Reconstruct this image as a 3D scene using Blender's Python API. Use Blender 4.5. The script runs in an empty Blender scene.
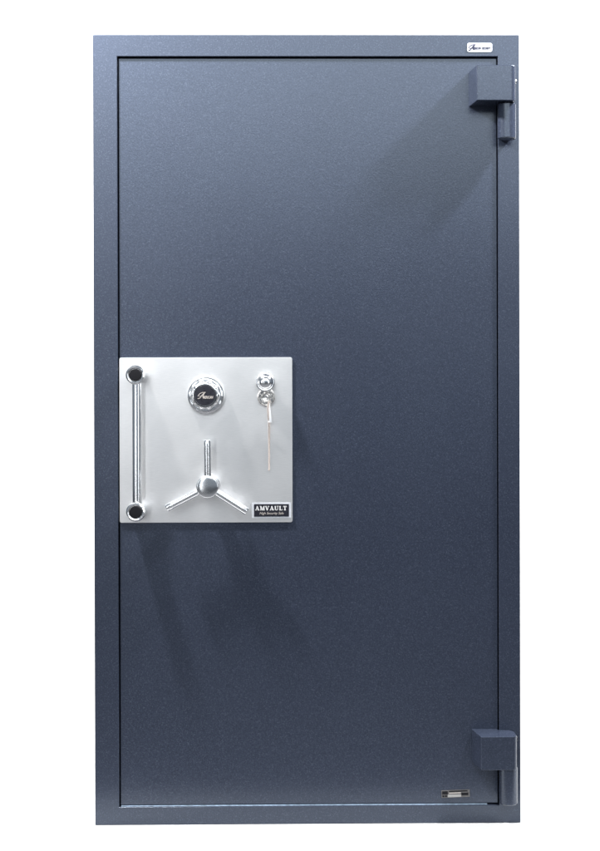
import bpy, bmesh, math, random
from mathutils import Vector, Matrix
random.seed(4)
R = math.radians
S = bpy.context.scene
C = S.collection

# ------------------------------------------------------------------ camera
cam = bpy.data.objects.new('camera', bpy.data.cameras.new('camera'))
C.objects.link(cam)
cam.location = (0, -3.5, 1.111)
cam.rotation_euler = (R(90 - 0.2007), R(0.1401), R(-0.6697))
cam.data.sensor_width = 36
cam.data.lens = 58.768
cam.data.shift_x = -0.0275
cam.data.shift_y = -0.0417
cam.data.clip_end = 200
S.camera = cam

# ------------------------------------------------------------------ world (dim grey room) and lamps
world = bpy.data.worlds.new('World')
S.world = world
world.use_nodes = True
bg = world.node_tree.nodes['Background']
bg.inputs['Color'].default_value = (0.74, 0.86, 1.0, 1)
bg.inputs['Strength'].default_value = 0.25

def lamp(name, loc, target, sx, sy, power, col=(1, 1, 1), spread=180):
    d = bpy.data.lights.new(name, 'AREA')
    d.shape = 'RECTANGLE'
    d.size, d.size_y = sx, sy
    d.energy = power
    d.color = col
    d.spread = R(spread)
    o = bpy.data.objects.new(name, d)
    C.objects.link(o)
    o.location = loc
    o.rotation_euler = (Vector(target) - Vector(loc)).to_track_quat('-Z', 'Y').to_euler()
    return o

# big unseen softbox behind and above the photographer: mirrored only in the upper half of the door
lamp('softbox_light', (0, -6.0, 4.08), (0, 0, 4.08), 7.0, 2.9, 300, (0.90, 0.96, 1.0))
# two ceiling lamps close to the wall plane: the long shadows of hinges and handles
lamp('ceiling_lamp', (1.45, -0.36, 2.85), (0.1, 0, 1.6), 0.14, 0.14, 125, (0.97, 0.98, 1.0))
lamp('ceiling_lamp', (-0.95, -0.36, 2.70), (-0.2, 0, 0.9), 0.13, 0.13, 140, (1, 0.99, 0.97))
# ceiling strip just over the front of the safe
lamp('strip_lamp', (0, -0.42, 2.60), (0, -0.12, 0), 1.8, 0.10, 4, (0.95, 0.97, 1.0))
# tall fill added left of the camera: stripes the chrome, lightens the left frame
lamp('left_fill', (-1.15, -4.3, 1.35), (-0.25, 0, 1.2), 0.35, 2.1, 6.5, (0.95, 0.97, 1.0))
# two side softboxes added to put bright stripes on the round chrome fittings
lamp('chrome_fill', (-2.6, -3.2, 1.3), (-0.25, 0, 1.0), 0.7, 1.8, 15, (0.97, 0.98, 1.0))
lamp('chrome_fill', (2.4, -3.2, 1.3), (-0.25, 0, 1.0), 0.7, 1.8, 15, (0.97, 0.98, 1.0))
# lamps for the white paper behind
lamp('paper_lamp', (-2.6, 0.9, 3.4), (-0.8, 3.0, 1.0), 1.0, 1.0, 260)
lamp('paper_lamp', (2.6, 0.9, 3.4), (0.8, 3.0, 1.0), 1.0, 1.0, 260)

S.view_settings.view_transform = 'Standard'
S.view_settings.look = 'None'
S.view_settings.exposure = 0
S.view_settings.gamma = 1

# ------------------------------------------------------------------ materials
def mat(name, base, rough=0.5, metal=0.0, **kw):
    m = bpy.data.materials.new(name)
    m.use_nodes = True
    b = m.node_tree.nodes['Principled BSDF']
    b.inputs['Base Color'].default_value = (*base, 1)
    b.inputs['Roughness'].default_value = rough
    b.inputs['Metallic'].default_value = metal
    for k, v in kw.items():
        b.inputs[k.replace('_', ' ')].default_value = v
    return m, m.node_tree.nodes, m.node_tree.links, b

def noise(n, l, scale, detail=2, stretch=None, rough=0.5):
    tc = n.new('ShaderNodeTexCoord')
    t = n.new('ShaderNodeTexNoise')
    t.inputs['Scale'].default_value = scale
    t.inputs['Detail'].default_value = detail
    t.inputs['Roughness'].default_value = rough
    if stretch:
        mp = n.new('ShaderNodeMapping')
        mp.inputs['Scale'].default_value = stretch
        l.new(tc.outputs['Object'], mp.inputs['Vector'])
        l.new(mp.outputs['Vector'], t.inputs['Vector'])
    else:
        l.new(tc.outputs['Object'], t.inputs['Vector'])
    return t

def ramp(n, l, src, c0, c1, p0=0.3, p1=0.7):
    r = n.new('ShaderNodeValToRGB')
    r.color_ramp.elements[0].position = p0
    r.color_ramp.elements[1].position = p1
    r.color_ramp.elements[0].color = c0 if len(c0) == 4 else (*c0, 1)
    r.color_ramp.elements[1].color = c1 if len(c1) == 4 else (*c1, 1)
    l.new(src, r.inputs['Fac'])
    return r

def bump(n, l, src, strength, dist, prev=None):
    b = n.new('ShaderNodeBump')
    b.inputs['Strength'].default_value = strength
    b.inputs['Distance'].default_value = dist
    l.new(src, b.inputs['Height'])
    if prev: l.new(prev.outputs['Normal'], b.inputs['Normal'])
    return b

def paint():
    m, n, l, b = mat('blue_grey_hammered_paint', (0.04, 0.05, 0.08), 0.33, IOR=1.55, Specular_Tint=(0.80, 0.89, 1.0, 1))
    g = noise(n, l, 290, 3, rough=0.65)
    big = noise(n, l, 2.2, 3)
    cr = ramp(n, l, g.outputs['Fac'], (0.0165, 0.0208, 0.0340), (0.0262, 0.0325, 0.0530), 0.32, 0.68)
    mx = n.new('ShaderNodeMixRGB'); mx.blend_type = 'MULTIPLY'; mx.inputs['Fac'].default_value = 1
    br = ramp(n, l, big.outputs['Fac'], (0.92, 0.92, 0.93), (1.06, 1.06, 1.05))
    l.new(cr.outputs['Color'], mx.inputs['Color1']); l.new(br.outputs['Color'], mx.inputs['Color2'])
    # sparse pale flecks of the hammered finish
    tc = n.new('ShaderNodeTexCoord'); vo = n.new('ShaderNodeTexVoronoi'); vo.inputs['Scale'].default_value = 480
    l.new(tc.outputs['Object'], vo.inputs['Vector'])
    sp = n.new('ShaderNodeSeparateColor'); l.new(vo.outputs['Color'], sp.inputs['Color'])
    fr = ramp(n, l, sp.outputs['Red'], (0, 0, 0), (1, 1, 1), 0.80, 1.0)
    fm = n.new('ShaderNodeMixRGB'); fm.inputs['Color2'].default_value = (0.037, 0.045, 0.067, 1)
    l.new(fr.outputs['Color'], fm.inputs['Fac']); l.new(mx.outputs['Color'], fm.inputs['Color1'])
    l.new(fm.outputs['Color'], b.inputs['Base Color'])
    b1 = bump(n, l, g.outputs['Fac'], 0.6, 0.00042)
    f = noise(n, l, 620, 2)
    b2 = bump(n, l, f.outputs['Fac'], 0.35, 0.00012, b1)
    l.new(b2.outputs['Normal'], b.inputs['Normal'])
    rr = ramp(n, l, big.outputs['Fac'], (0.23,) * 3, (0.26,) * 3)
    l.new(rr.outputs['Color'], b.inputs['Roughness'])
    return m

def brushed():
    m, n, l, b = mat('brushed_steel', (0.8, 0.8, 0.81), 0.3, 1.0)
    s = noise(n, l, 60, 4, (1, 1, 14))
    big = noise(n, l, 9, 3)
    cr = ramp(n, l, s.outputs['Fac'], (0.74, 0.73, 0.725), (0.80, 0.79, 0.785))
    l.new(cr.outputs['Color'], b.inputs['Base Color'])
    rr = ramp(n, l, big.outputs['Fac'], (0.33,) * 3, (0.37,) * 3)
    l.new(rr.outputs['Color'], b.inputs['Roughness'])
    b1 = bump(n, l, s.outputs['Fac'], 0.12, 0.0004)
    l.new(b1.outputs['Normal'], b.inputs['Normal'])
    return m

def simple(name, base, rough, metal=0.0, var=0.12, scale=90, bmp=0.0, spec=0.5):
    m, n, l, b = mat(name, base, rough, metal)
    t = noise(n, l, scale, 3)
    c0 = tuple(x * (1 - var) for x in base); c1 = tuple(min(1, x * (1 + var)) for x in base)
    l.new(ramp(n, l, t.outputs['Fac'], c0, c1).outputs['Color'], b.inputs['Base Color'])
    l.new(ramp(n, l, t.outputs['Fac'], (rough * 0.85,) * 3, (min(1, rough * 1.2),) * 3).outputs['Color'], b.inputs['Roughness'])
    if bmp:
        l.new(bump(n, l, t.outputs['Fac'], bmp, 0.0006).outputs['Normal'], b.inputs['Normal'])
    m.node_tree.nodes['Principled BSDF'].inputs['Specular IOR Level'].default_value = spec
    return m

PAINT = paint()
STEEL = brushed()
CHROME = simple('polished_chrome', (0.88, 0.89, 0.90), 0.16, 1.0, 0.03, 25)
ENGRAVED = simple('worn_nickel', (0.80, 0.78, 0.75), 0.28, 1.0, 0.25, 160, 0.4)
BLACK = simple('black_plastic', (0.004, 0.004, 0.006), 0.6, 0, 0.3, 200, 0.15, 0.2)
BLACKGLOSS = simple('black_enamel', (0.008, 0.008, 0.014), 0.3, 0, 0.2, 120)
WHITEPL = simple('white_enamel', (0.66, 0.66, 0.69), 0.4, 0, 0.03, 60)
SILVERPL = simple('pale_label_stock', (0.52, 0.53, 0.56), 0.45, 0.2, 0.05, 60)
INK = simple('dark_blue_ink', (0.02, 0.022, 0.05), 0.5, 0, 0.2, 300)
LETTERS = simple('pale_print', (0.60, 0.59, 0.585), 0.5, 0, 0.05, 300)
TAN = simple('tan_print', (0.42, 0.38, 0.35), 0.5, 0, 0.1, 300)
PAPER = simple('white_paper_tag', (0.86, 0.86, 0.87), 0.7, 0, 0.03, 120, 0.1)
CORD = simple('tan_cord', (0.36, 0.31, 0.28), 0.8, 0, 0.25, 500, 0.4)
PLATED = simple('dull_grey_plate', (0.11, 0.105, 0.105), 0.55, 0.4, 0.3, 260)
EDGE = simple('lit_ledge_colour', (0.22, 0.29, 0.38), 0.5, 0, 0.35, 120)  # paler than the paint: light on the ledge put into the colour
PALEBAR = simple('aged_white_print', (0.32, 0.31, 0.30), 0.6, 0, 0.1, 300)
DARK = simple('dark_hinge_steel', (0.02, 0.022, 0.03), 0.5, 0.5, 0.2, 200)
SWEEP = simple('white_seamless_paper', (0.56, 0.56, 0.56), 0.75, 0, 0.012, 6, 0.02)
FLOORM = simple('grey_studio_floor', (0.07, 0.07, 0.075), 0.6, 0, 0.2, 5, 0.1)

# ------------------------------------------------------------------ mesh helpers
def obj(name, bm, material, parent=None, smooth=None, weighted=False):
    bmesh.ops.recalc_face_normals(bm, faces=bm.faces)
    me = bpy.data.meshes.new(name)
    if smooth is not None:
        for f in bm.faces: f.smooth = True
        for e in bm.edges:
            if len(e.link_faces) == 2 and e.calc_face_angle(0) > R(smooth): e.smooth = False
    bm.to_mesh(me); bm.free()
    me.materials.append(material)
    o = bpy.data.objects.new(name, me)
    C.objects.link(o)
    if parent: o.parent = parent
    if weighted:
        w = o.modifiers.new('weighted_normal', 'WEIGHTED_NORMAL'); w.keep_sharp = True; w.weight = 100
    return o

def prism(bm, outline, y0, y1):
    """outline: list of (x, z); extruded between y0 (front) and y1 (back)"""
    a = [bm.verts.new((x, y0, z)) for x, z in outline]
    b = [bm.verts.new((x, y1, z)) for x, z in outline]
    n = len(a)
    bm.faces.new(a); bm.faces.new(b[::-1])
    for i in range(n):
        bm.faces.new((a[i], b[i], b[(i + 1) % n], a[(i + 1) % n]))

def bev(bm, w, seg=2, ang=30):
    bmesh.ops.recalc_face_normals(bm, faces=bm.faces)
    es = [e for e in bm.edges if len(e.link_faces) == 2 and e.calc_face_angle(0) > R(ang)]
    bmesh.ops.bevel(bm, geom=es, offset=w, segments=seg, affect='EDGES', profile=0.5, clamp_overlap=True)

def box(x0, x1, y0, y1, z0, z1, w=0.0, seg=2):
    bm = bmesh.new()
    prism(bm, [(x0, z0), (x1, z0), (x1, z1), (x0, z1)], y0, y1)
    if w: bev(bm, w, seg)
    return bm

def rrect(x0, x1, z0, z1, r, seg=6):
    pts = []
    for cx, cz, a0 in ((x1 - r, z1 - r, 0), (x0 + r, z1 - r, 90), (x0 + r, z0 + r, 180), (x1 - r, z0 + r, 270)):
        for k in range(seg + 1):
            a = R(a0 + 90 * k / seg)
            pts.append((cx + r * math.cos(a), cz + r * math.sin(a)))
    return pts

def lathe(bm, cx, cz, prof, seg=64, lobes=None):
    """profile [(radius, y)] swept about an axis along Y through (cx, cz)"""
    rings = []
    for i, (r, y) in enumerate(prof):
        if r < 1e-6:
            rings.append([bm.verts.new((cx, y, cz))]); continue
        ring = []
        for k in range(seg):
            a = 2 * math.pi * k / seg
            rr = r
            if lobes and i in lobes[1]: rr = r + lobes[2] * math.cos(lobes[0] * a)
            ring.append(bm.verts.new((cx + rr * math.cos(a), y, cz + rr * math.sin(a))))
        rings.append(ring)
    for p, q in zip(rings, rings[1:]):
        if len(p) == 1 and len(q) == 1: continue
        for k in range(seg):
            j = (k + 1) % seg
            if len(p) == 1: bm.faces.new((p[0], q[k], q[j]))
            elif len(q) == 1: bm.faces.new((p[k], q[0], p[j]))
            else: bm.faces.new((p[k], q[k], q[j], p[j]))

def rod(bm, a, b, prof, seg=24):
    """profile [(t along a-b in metres, radius)]"""
    a, b = Vector(a), Vector(b)
    d = (b - a).normalized()
    u = d.orthogonal().normalized(); v = d.cross(u)
    prev = None
    for t, r in prof:
        c = a + d * t
        if r < 1e-6: ring = [bm.verts.new(c)]
        else: ring = [bm.verts.new(c + u * r * math.cos(2 * math.pi * k / seg) + v * r * math.sin(2 * math.pi * k / seg)) for k in range(seg)]
        if prev:
            for k in range(seg):
                j = (k + 1) % seg
                if len(prev) == 1: bm.faces.new((prev[0], ring[k], ring[j]))
                elif len(ring) == 1: bm.faces.new((prev[k], ring[0], prev[j]))
                else: bm.faces.new((prev[k], ring[k], ring[j], prev[j]))
        prev = ring

def tube(bm, pts, r, seg=8):
    pts = [Vector(p) for p in pts]
    prev = None
    for i, p in enumerate(pts):
        d = (pts[min(i + 1, len(pts) - 1)] - pts[max(i - 1, 0)]).normalized()
        u = d.cross(Vector((0.3, 1, 0.2))).normalized(); v = d.cross(u)
        ring = [bm.verts.new(p + u * r * math.cos(2 * math.pi * k / seg) + v * r * math.sin(2 * math.pi * k / seg)) for k in range(seg)]
        if prev:
            for k in range(seg):
                j = (k + 1) % seg
                bm.faces.new((prev[k], ring[k], ring[j], prev[j]))
        else: bm.faces.new(ring)
        prev = ring
    bm.faces.new(prev)

def text_bm(bm, s, x0, x1, z0, h, y, depth=0.0004, shear=0.0, bold=0.0):
    """lettering fitted to x0..x1 with capital height h, standing on z0, front at y"""
    cu = bpy.data.curves.new('lettering', 'FONT')
    cu.body = s; cu.size = 1; cu.shear = shear; cu.offset = bold; cu.extrude = 0.5
    cu.resolution_u = 3
    to = bpy.data.objects.new('lettering', cu)
    C.objects.link(to)
    bpy.context.view_layer.update()
    me = bpy.data.meshes.new_from_object(to.evaluated_get(bpy.context.evaluated_depsgraph_get()))
    bpy.data.objects.remove(to)
    xs = [v.co.x for v in me.vertices]
    mn, mxx = min(xs), max(xs)
    sx = (x1 - x0) / (mxx - mn); sz = h / 0.70
    for v in me.vertices:
        v.co = (x0 + (v.co.x - mn) * sx, y + (0.5 - v.co.z) * depth, z0 + v.co.y * sz)
    bm.from_mesh(me)
    bpy.data.meshes.remove(me)

# slab-serif capitals drawn as strokes in a unit box (width varies)
def serif_word(bm, word, x0, x1, z0, h, y, depth=0.0006):
    TH, TN, SF = 0.24, 0.11, 0.11
    def glyph(c):
        q = []; w = 0.9
        def bar(xa, za, xb, zb, t): q.append([(xa - t / 2, za), (xa + t / 2, za), (xb + t / 2, zb), (xb - t / 2, zb)])
        def ser(xc, z, wd): q.append([(xc - wd / 2, z), (xc + wd / 2, z), (xc + wd / 2, z + SF), (xc - wd / 2, z + SF)])
        if c == 'A':
            bar(0.16, 0, 0.45, 1, TN); bar(0.78, 0, 0.47, 1, TH); q.append([(0.26, 0.27), (0.70, 0.27), (0.70, 0.38), (0.26, 0.38)])
            ser(0.16, 0, 0.34); ser(0.78, 0, 0.42); w = 1.0
        elif c == 'M':
            bar(0.18, 0, 0.18, 1, TN); bar(0.55, 0, 0.24, 1, TH); bar(0.55, 0, 0.88, 1, TN); bar(0.93, 0, 0.93, 1, TH)
            ser(0.18, 0, 0.34); ser(0.93, 0, 0.42); ser(0.14, 1 - SF, 0.28); ser(0.98, 1 - SF, 0.3); w = 1.14
        elif c == 'V':
            bar(0.48, 0, 0.17, 1, TH); bar(0.5, 0, 0.79, 1, TN); ser(0.18, 1 - SF, 0.42); ser(0.79, 1 - SF, 0.34); w = 0.97
        elif c == 'U':
            bar(0.2, 0.22, 0.2, 1, TH); bar(0.76, 0.22, 0.76, 1, TN); ser(0.2, 1 - SF, 0.4); ser(0.76, 1 - SF, 0.32)
            arc_o = [(0.445 + 0.365 * math.cos(a), 0.27 + 0.28 * math.sin(a)) for a in [math.pi + k * math.pi / 8 for k in range(9)]]
            arc_i = [(0.515 + 0.19 * math.cos(a), 0.27 + 0.15 * math.sin(a)) for a in [math.pi + k * math.pi / 8 for k in range(9)]]
            for k in range(8): q.append([arc_o[k], arc_o[k + 1], arc_i[k + 1], arc_i[k]])
            w = 0.96
        elif c == 'L':
            bar(0.24, 0, 0.24, 1, TH); ser(0.24, 1 - SF, 0.44); q.append([(0.04, 0), (0.78, 0), (0.78, SF), (0.04, SF)])
            q.append([(0.68, SF), (0.78, SF), (0.78, 0.36), (0.72, 0.36)]); w = 0.84
        elif c == 'T':
            bar(0.44, 0, 0.44, 1, TH); ser(0.44, 0, 0.46); q.append([(0.04, 1 - SF), (0.84, 1 - SF), (0.84, 1), (0.04, 1)])
            q.append([(0.04, 0.68), (0.1, 0.68), (0.15, 1 - SF), (0.04, 1 - SF)]); q.append([(0.78, 0.68), (0.84, 0.68), (0.84, 1 - SF), (0.73, 1 - SF)]); w = 0.88
        return q, w
    gs = [glyph(c) for c in word]
    gap = 0.09
    tot = sum(w for _, w in gs) + gap * (len(gs) - 1)
    sx = (x1 - x0) / tot
    x = 0; n = 0
    for q, w in gs:
        for poly in q:
            n += 1
            prism(bm, [(x0 + (x + px) * sx, z0 + pz * h) for px, pz in poly], y - 0.00003 * (n % 9), y + depth)
        x += w + gap

def swoosh_a(bm, x0, z0, h, y, depth, weight=1.0):
    """the tall slanted script capital with a hooked top stroke"""
    pts = [(0.0, 0.02), (0.30, 0.10), (0.62, 0.62), (0.98, 1.0), (0.80, 0.62), (0.74, 0.20), (0.92, 0.12)]
    pts2 = [(0.02, 0.42), (0.30, 0.86), (0.66, 1.04), (1.10, 1.06)]
    n = 0
    for pp, wd in ((pts, 0.10), (pts2, 0.09), ([(0.22, 0.38), (0.62, 0.44), (1.0, 0.40)], 0.08)):
        for (ax, az), (bx, bz) in zip(pp, pp[1:]):
            n += 1
            d = Vector((bx - ax, bz - az)); d.normalize(); nn = Vector((-d.y, d.x)) * wd * weight / 2
            e = d * wd * 0.3
            poly = [(ax - e.x + nn.x, az - e.y + nn.y), (ax - e.x - nn.x, az - e.y - nn.y), (bx + e.x - nn.x, bz + e.y - nn.y), (bx + e.x + nn.x, bz + e.y + nn.y)]
            prism(bm, [(x0 + px * h * 1.15, z0 + pz * h) for px, pz in poly], y - 0.00002 * n, y + depth)

def empty(name, loc, label, cat, group=None):
    o = bpy.data.objects.new(name, None)
    C.objects.link(o); o.location = loc
    o.empty_display_size = 0.1
    o['label'] = label; o['category'] = cat
    if group: o['group'] = group
    return o

# ------------------------------------------------------------------ setting: white paper sweep on a grey studio floor
bm = bmesh.new()
prof = [(-0.23, 0.004), (2.2, 0.004)]
prof += [(2.2 + 0.8 * math.sin(R(a)), 0.804 - 0.8 * math.cos(R(a))) for a in range(6, 91, 6)]
prof += [(3.0, 4.2)]
prev = None
for y, z in prof:
    cur = [bm.verts.new((x, y, z)) for x in (-3.2, 3.2)]
    if prev: bm.faces.new((prev[0], prev[1], cur[1], cur[0]))
    prev = cur
back = obj('backdrop', bm, SWEEP, smooth=60); back['kind'] = 'structure'
bm = bmesh.new()
vs = [bm.verts.new(p) for p in ((-12, -12, 0), (12, -12, 0), (12, 12, 0), (-12, 12, 0))]
bm.faces.new(vs)
fl = obj('floor', bm, FLOORM); fl['kind'] = 'structure'
Z0 = 0.0045                         # the safe stands on the paper

# ------------------------------------------------------------------ the safe
safe = empty('safe', (0, 0, 0), 'tall blue-grey steel vault safe with one locked door standing on white floor', 'safe')
HW, HT, DP = 0.5367, 1.993, 0.74
ix0, ix1, iz0, iz1 = -0.4758, 0.4826, 0.0495, 1.9385     # door opening
bm = bmesh.new()
def ring4(x0, x1, z0, z1, y): return [bm.verts.new(p) for p in ((x0, y, z0), (x1, y, z0), (x1, y, z1), (x0, y, z1))]
of, ob = ring4(-HW, HW, Z0, HT, 0), ring4(-HW, HW, Z0, HT, DP)
nf, nb = ring4(ix0, ix1, iz0, iz1, 0), ring4(ix0, ix1, iz0, iz1, 0.06)
for k in range(4):
    j = (k + 1) % 4
    bm.faces.new((of[k], of[j], nf[j], nf[k])); bm.faces.new((of[k], ob[k], ob[j], of[j])); bm.faces.new((nf[k], nf[j], nb[j], nb[k]))
bm.faces.new(ob); bm.faces.new(nb)
bev(bm, 0.0016, 3)
obj('body', bm, PAINT, safe, smooth=40, weighted=True)

DY = 0.006                           # door face lies this far behind the frame
door = obj('door', box(-0.4730, 0.4802, DY, DY + 0.046, 0.0530, 1.9350, 0.0016, 3), PAINT, safe, smooth=40, weighted=True)

obj('lit_ledge_strip', box(ix0 + 0.004, ix1 - 0.03, 0.0030, 0.022, iz0 + 0.0002, iz0 + 0.0020, 0.0005), EDGE, safe)  # added pale strip, its colour stands in for the lit bottom ledge

# lock plate
PY = 0.002
bm = bmesh.new()
prism(bm, rrect(-0.4742 + 0.0015, -0.0377, 0.7655, 1.1815, 0.005), PY, DY - 0.0004)
bev(bm, 0.0006, 2, 60)
plate = obj('lock_plate', bm, STEEL, safe, smooth=35, weighted=True)

# pull handle: rod between two standing posts with black caps
ph = obj('pull_handle', (lambda b: (rod(b, (-0.4247, -0.030, 0.81), (-0.4247, -0.030, 1.126), [(0, 0), (0, 0.0118), (0.316, 0.0118), (0.316, 0)], 40), b)[1])(bmesh.new()), CHROME, safe, smooth=40)
for z in (1.1373, 0.7984):
    bm = bmesh.new()
    lathe(bm, -0.4247, z, [(0, PY - 0.0004), (0.0215, PY - 0.0004), (0.0215, -0.052), (0.0235, -0.0545), (0.0238, -0.060), (0.0222, -0.0642), (0.0195, -0.0655), (0.0170, -0.0645), (0.0158, -0.0615), (0, -0.0615)], 56)
    post = obj('post', bm, CHROME, ph, smooth=30)
    bm = bmesh.new()
    lathe(bm, -0.4247, z, [(0, -0.0618), (0.0152, -0.0618), (0.0154, -0.0640), (0.0140, -0.0656), (0, -0.0662)], 48)
    obj('end_cap', bm, BLACK, ph, smooth=30)

# combination dial
dx, dz = -0.2540, 1.0862
bm = bmesh.new()
lathe(bm, dx, dz, [(0, PY - 0.0004), (0.0465, PY - 0.0004), (0.0475, -0.003), (0.0470, -0.012), (0.0450, -0.0165), (0.0420, -0.0180), (0.0392, -0.0172), (0.0385, -0.0150), (0, -0.0150)], 80)
dial = obj('combination_dial', bm, CHROME, safe, smooth=30)
bm = bmesh.new()
lathe(bm, dx, dz, [(0, -0.0152), (0.0362, -0.0152), (0.0368, -0.0185), (0.0362, -0.034), (0.0338, -0.041), (0.0310, -0.0445), (0.0288, -0.0450), (0.0275, -0.0430), (0.0270, -0.0405), (0, -0.0405)], 120, (10, (1, 2, 3, 4), 0.0013))
obj('dial_knob', bm, CHROME, dial, smooth=30)
bm = bmesh.new()
lathe(bm, dx, dz, [(0, -0.0408), (0.0262, -0.0408), (0.0264, -0.0432), (0.0250, -0.0446), (0, -0.0450)], 64)
cap = obj('dial_cap', bm, BLACKGLOSS, dial, smooth=30)
bm = bmesh.new()
swoosh_a(bm, dx - 0.0178, dz - 0.0082, 0.0150, -0.0452, 0.0003)
text_bm(bm, 'MERICAN', dx - 0.0050, dx + 0.0205, dz - 0.0078, 0.0064, -0.0453, 0.0005, 0.25, 0.03)
obj('lettering', bm, TAN, dial)

# three-spoke bolt handle
hx, hz = -0.2477, 0.8597
bm = bmesh.new()
lathe(bm, hx, hz, [(0, PY - 0.0004), (0.027, PY - 0.0004), (0.027, 0.000), (0.019, -0.002), (0.0185, -0.028), (0.0275, -0.030), (0.0283, -0.033), (0.0283, -0.056), (0.0276, -0.0584), (0.0262, -0.0598), (0.0250, -0.0602), (0.0160, -0.0608), (0.008, -0.0611), (0, -0.0612)], 64)
wheel = obj('spoke_handle', bm, CHROME, safe, smooth=30)
for a in (90.4, 207.3, 327.4):
    d = Vector((math.cos(R(a)), -0.02, math.sin(R(a))))
    p = Vector((hx, -0.044, hz))
    L = 0.116
    bm = bmesh.new()
    rod(bm, p + d * 0.020, p + d * 0.2, [(0, 0), (0, 0.0091), (L - 0.020 - 0.0175, 0.0091), (L - 0.020 - 0.0172, 0.0080), (L - 0.020 - 0.0160, 0.0080), (L - 0.020 - 0.0157, 0.0093),
        (L - 0.020 - 0.0022, 0.0093), (L - 0.020 - 0.0006, 0.0084), (L - 0.020, 0.0070), (L - 0.020, 0)], 36)
    obj('spoke', bm, CHROME, wheel, smooth=30)

# key lock: swing cover and keyway ring
lx, lz = -0.1047, 1.1193
bm = bmesh.new()
lathe(bm, lx, lz, [(0, PY - 0.0004), (0.0150, PY - 0.0004), (0.0150, -0.016), (0.0232, -0.0165), (0.0240, -0.0180), (0.0240, -0.0215), (0.0230, -0.0232), (0.0214, -0.0236), (0.0206, -0.0228), (0.0196, -0.0246), (0.0165, -0.0295), (0.0115, -0.0335), (0.0055, -0.0352), (0, -0.0356)], 64)
lock = obj('key_lock', bm, CHROME, safe, smooth=30)
kx, kz = -0.1030, 1.0815
bm = bmesh.new()
lathe(bm, kx, kz, [(0, PY - 0.0004), (0.0150, PY - 0.0004), (0.0152, -0.004), (0, -0.004)], 40)
obj('keyway', bm, DARK, lock, smooth=30)

# AMVAULT label
bm = bmesh.new()
prism(bm, rrect(-0.1398, -0.0416, 0.7768, 0.8152, 0.0012, 3), PY - 0.0012, PY - 0.0002)
lab = obj('name_label', bm, SILVERPL, safe)
bm = bmesh.new()
prism(bm, rrect(-0.1346, -0.0467, 0.7801, 0.8116, 0.0006, 2), PY - 0.0018, PY - 0.0010)
obj('label_panel', bm, BLACKGLOSS, lab)
bm = bmesh.new()
serif_word(bm, 'AMVAULT', -0.1318, -0.0520, 0.7960, 0.0108, PY - 0.0022, 0.0006)
obj('lettering', bm, LETTERS, lab)
bm = bmesh.new()
text_bm(bm, 'High Security Safe', -0.1205, -0.0600, 0.7858, 0.0060, PY - 0.0022, 0.0006, 0.3, 0.0)
obj('small_lettering', bm, TAN, lab)

# white maker badge on the frame top right
bm = bmesh.new()
prism(bm, rrect(0.4055, 0.4683, 1.9497, 1.9722, 0.0045), -0.0016, -0.0002)
bev(bm, 0.0004, 2, 60)
badge = obj('maker_badge', bm, WHITEPL, safe, smooth=35, weighted=True)
bm = bmesh.new()
swoosh_a(bm, 0.4085, 1.9533, 0.0140, -0.0021, 0.0003, 1.7)
text_bm(bm, 'MERICAN', 0.4195, 0.4405, 1.9563, 0.0058, -0.0022, 0.0004, 0.2, 0.045)
text_bm(bm, 'SECURITY', 0.4425, 0.4655, 1.9563, 0.0058, -0.0022, 0.0004, 0.2, 0.045)
obj('lettering', bm, INK, badge)

# small rating plate low on the door, fixed slightly crooked
def tilt(bm, cx, cz, deg):
    bmesh.ops.rotate(bm, verts=bm.verts, cent=(cx, 0, cz), matrix=Matrix.Rotation(R(deg), 3, 'Y'))
    return bm
cx, cz, tl = 0.3728, 0.0771, -1.8
rate = obj('rating_plate', tilt(box(0.3370, 0.4086, DY - 0.0016, DY - 0.0003, 0.0677, 0.0866, 0.0004), cx, cz, tl), PLATED, safe)
for x0, x1, z0, z1 in ((0.3388, 0.3532, 0.0764, 0.0844), (0.3872, 0.4050, 0.0726, 0.0788), (0.3562, 0.4030, 0.0822, 0.0850), (0.3392, 0.3438, 0.0696, 0.0742), (0.3458, 0.3506, 0.0696, 0.0742)):
    obj('black_field', tilt(box(x0, x1, DY - 0.0022, DY - 0.0014, z0, z1), cx, cz, tl), BLACK, rate)
obj('pale_field', tilt(box(0.3530, 0.3865, DY - 0.0022, DY - 0.0014, 0.0692, 0.0756), cx, cz, tl), PALEBAR, rate)
obj('tan_field', tilt(box(0.3562, 0.3862, DY - 0.0022, DY - 0.0014, 0.0782, 0.0806), cx, cz, tl), TAN, rate)

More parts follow.
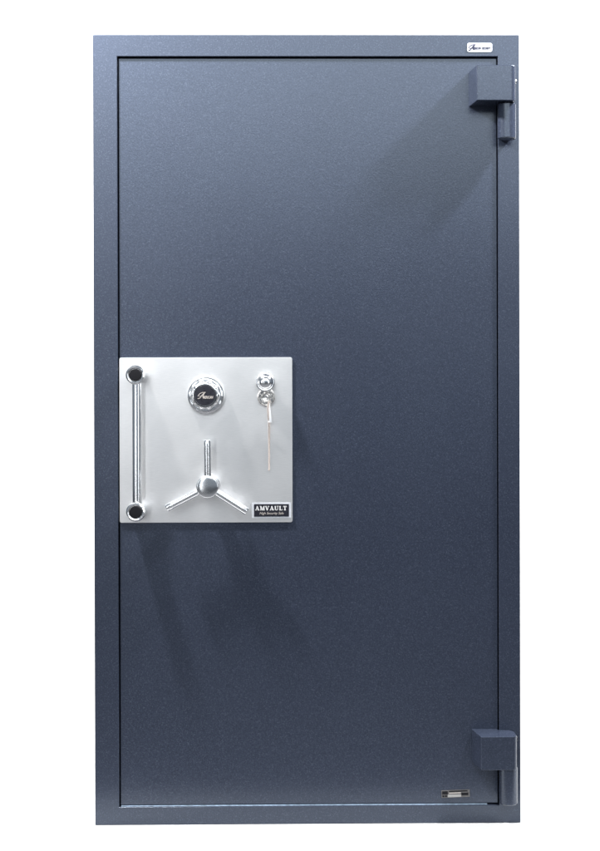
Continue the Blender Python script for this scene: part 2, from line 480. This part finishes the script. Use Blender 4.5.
# hinges: a door block with a slanted left cheek over a standing barrel
def hinge(z0, z1, zb, dxr, xl_b, xl_f, xr):
    yf, yb = -0.074, DY + 0.0006
    plan = [(xl_b, yb), (xl_f, yf)]
    rf = 0.013
    for k in range(7):
        a = R(-90 + 90 * k / 6); plan.append((xr - rf + rf * math.cos(a), yf + rf + rf * math.sin(a)))
    rb = 0.026
    for k in range(7):
        a = R(90 * k / 6); plan.append((xr - rb + rb * math.cos(a), -0.003 - rb + rb * math.sin(a)))
    plan += [(0.4800, -0.003), (0.4785, yb)]
    bm = bmesh.new()
    a = [bm.verts.new((x, y, z0)) for x, y in plan]; b = [bm.verts.new((x, y, z1)) for x, y in plan]
    bm.faces.new(a); bm.faces.new(b[::-1])
    for i in range(len(a)):
        j = (i + 1) % len(a); bm.faces.new((a[i], b[i], b[j], a[j]))
    bmesh.ops.recalc_face_normals(bm, faces=bm.faces)
    bev(bm, 0.0022, 2, 35)
    h = obj('hinge', bm, PAINT, safe, smooth=40, weighted=True)
    bcx, bcy, br = 0.4995 + dxr * 0.4, -0.036, 0.0228
    bm = bmesh.new()
    n = 40
    prof = [(br - 0.0025, z0 - 0.0012), (br, z0 - 0.0034), (br, zb + 0.0025), (br - 0.0025, zb)]
    rings = [[bm.verts.new((bcx + r * math.cos(2 * math.pi * k / n), bcy + r * math.sin(2 * math.pi * k / n), z)) for k in range(n)] for r, z in prof]
    for p, q in zip(rings, rings[1:]):
        for k in range(n): bm.faces.new((p[k], p[(k + 1) % n], q[(k + 1) % n], q[k]))
    bm.faces.new(rings[0]); bm.faces.new(rings[-1])
    obj('barrel', bm, PAINT, h, smooth=40)
    # web that welds the barrel to the frame
    obj('weld_web', box(bcx - 0.015, bcx + 0.015, bcy + 0.012, -0.0004, zb + 0.006, z0 - 0.006, 0.001), PAINT, h)
    # set screw in the right cheek
    bm = bmesh.new()
    zz = z0 + (0.056 if dxr < 0.001 else 0.067)
    rod(bm, (xr - 0.003, -0.030, zz), (xr + 0.03, -0.030, zz), [(0, 0), (0, 0.0058), (0.0085, 0.0058), (0.0100, 0.0046), (0.0104, 0)], 24)
    obj('set_screw', bm, ENGRAVED if dxr < 0.001 else DARK, h, smooth=30)
hinge(1.8128, 1.9006, 1.7236, 0.0, 0.4093, 0.4206, 0.5175)
hinge(0.1573, 0.2406, 0.0640, 0.0028, 0.4138, 0.4276, 0.5180)

# ------------------------------------------------------------------ key hanging in the lock, and its tag
key = empty('door_key', (kx, -0.0115, kz), 'round-bowed metal key stuck in the lock below its domed chrome cover', 'key')
bm = bmesh.new()
lathe(bm, 0, 0, [(0, 0.0015), (0.0225, 0.0015), (0.0228, 0), (0.0222, -0.0014), (0.0200, -0.0018), (0.0190, -0.0008), (0.0125, -0.0008), (0.0100, -0.0030), (0.0060, -0.0016), (0.0040, -0.0026), (0, -0.0010)], 48)
bow = obj('bow', bm, ENGRAVED, key, smooth=30)
bm = bmesh.new()
for k in range(9):
    a = 2 * math.pi * k / 9 + 0.2
    c = Vector((0.0158 * math.cos(a), 0, 0.0158 * math.sin(a)))
    t = Vector((-math.sin(a), 0, math.cos(a))); nrm = Vector((math.cos(a), 0, math.sin(a)))
    w, hh = 0.0042 * random.uniform(0.6, 1.15), 0.0030 * random.uniform(0.6, 1.1)
    prism(bm, [((c + t * w * sx + nrm * hh * sz).x, (c + t * w * sx + nrm * hh * sz).z) for sx, sz in ((-1, -1), (1, -1), (0.6, 1), (-1, 0.8))], -0.0020, -0.0006)
prism(bm, rrect(-0.0055, 0.0055, -0.0018, 0.0018, 0.0012, 3), -0.0022, -0.0008)
obj('embossing', bm, CHROME, bow)
bm = bmesh.new()
rod(bm, (0, 0.001, 0.004), (0, 0.03, 0.004), [(0, 0), (0, 0.0042), (0.0062, 0.0042), (0.0062, 0)], 20)
obj('shank', bm, ENGRAVED, key, smooth=30)

key.rotation_euler = (R(5), 0, R(-9))

tag = empty('key_tag', (-0.0965, -0.0215, 1.064), 'narrow twisted white paper tag on a thin tan cord hanging from the key', 'tag')
bm = bmesh.new()
N = 10; rows = []
for k in range(N + 1):
    t = k / N
    w = 0.0022 + 0.0024 * t
    x = 0.0002 + 0.0028 * t
    z = 0.006 - 0.052 * t
    yy = 0.0050 * t + 0.001 * math.sin(3 * t)
    tw = R(28 - 34 * t)
    rows.append([(x - w * math.cos(tw), yy - w * math.sin(tw), z), (x + w * math.cos(tw), yy + w * math.sin(tw), z)])
fr = [[bm.verts.new(p) for p in r] for r in rows]
bk = [[bm.verts.new((p[0], p[1] + 0.0005, p[2])) for p in r] for r in rows]
for k in range(N):
    bm.faces.new((fr[k][0], fr[k][1], fr[k + 1][1], fr[k + 1][0])); bm.faces.new((bk[k][0], bk[k + 1][0], bk[k + 1][1], bk[k][1]))
    bm.faces.new((fr[k][0], fr[k + 1][0], bk[k + 1][0], bk[k][0])); bm.faces.new((fr[k][1], bk[k][1], bk[k + 1][1], fr[k + 1][1]))
bm.faces.new((fr[0][0], bk[0][0], bk[0][1], fr[0][1])); bm.faces.new((fr[N][0], fr[N][1], bk[N][1], bk[N][0]))
obj('paper', bm, PAPER, tag, smooth=40)
bm = bmesh.new()
tube(bm, [(0.0006, -0.0010, 0.007), (-0.0016, -0.0004, -0.012), (-0.0010, 0.0036, -0.032), (0.0006, 0.0098, -0.050), (0.0004, 0.0200, -0.085), (0.0003, 0.0228, -0.115), (0.0003, 0.0232, -0.145), (0.0002, 0.0233, -0.168)], 0.0021, 10)
obj('cord', bm, CORD, tag, smooth=60)
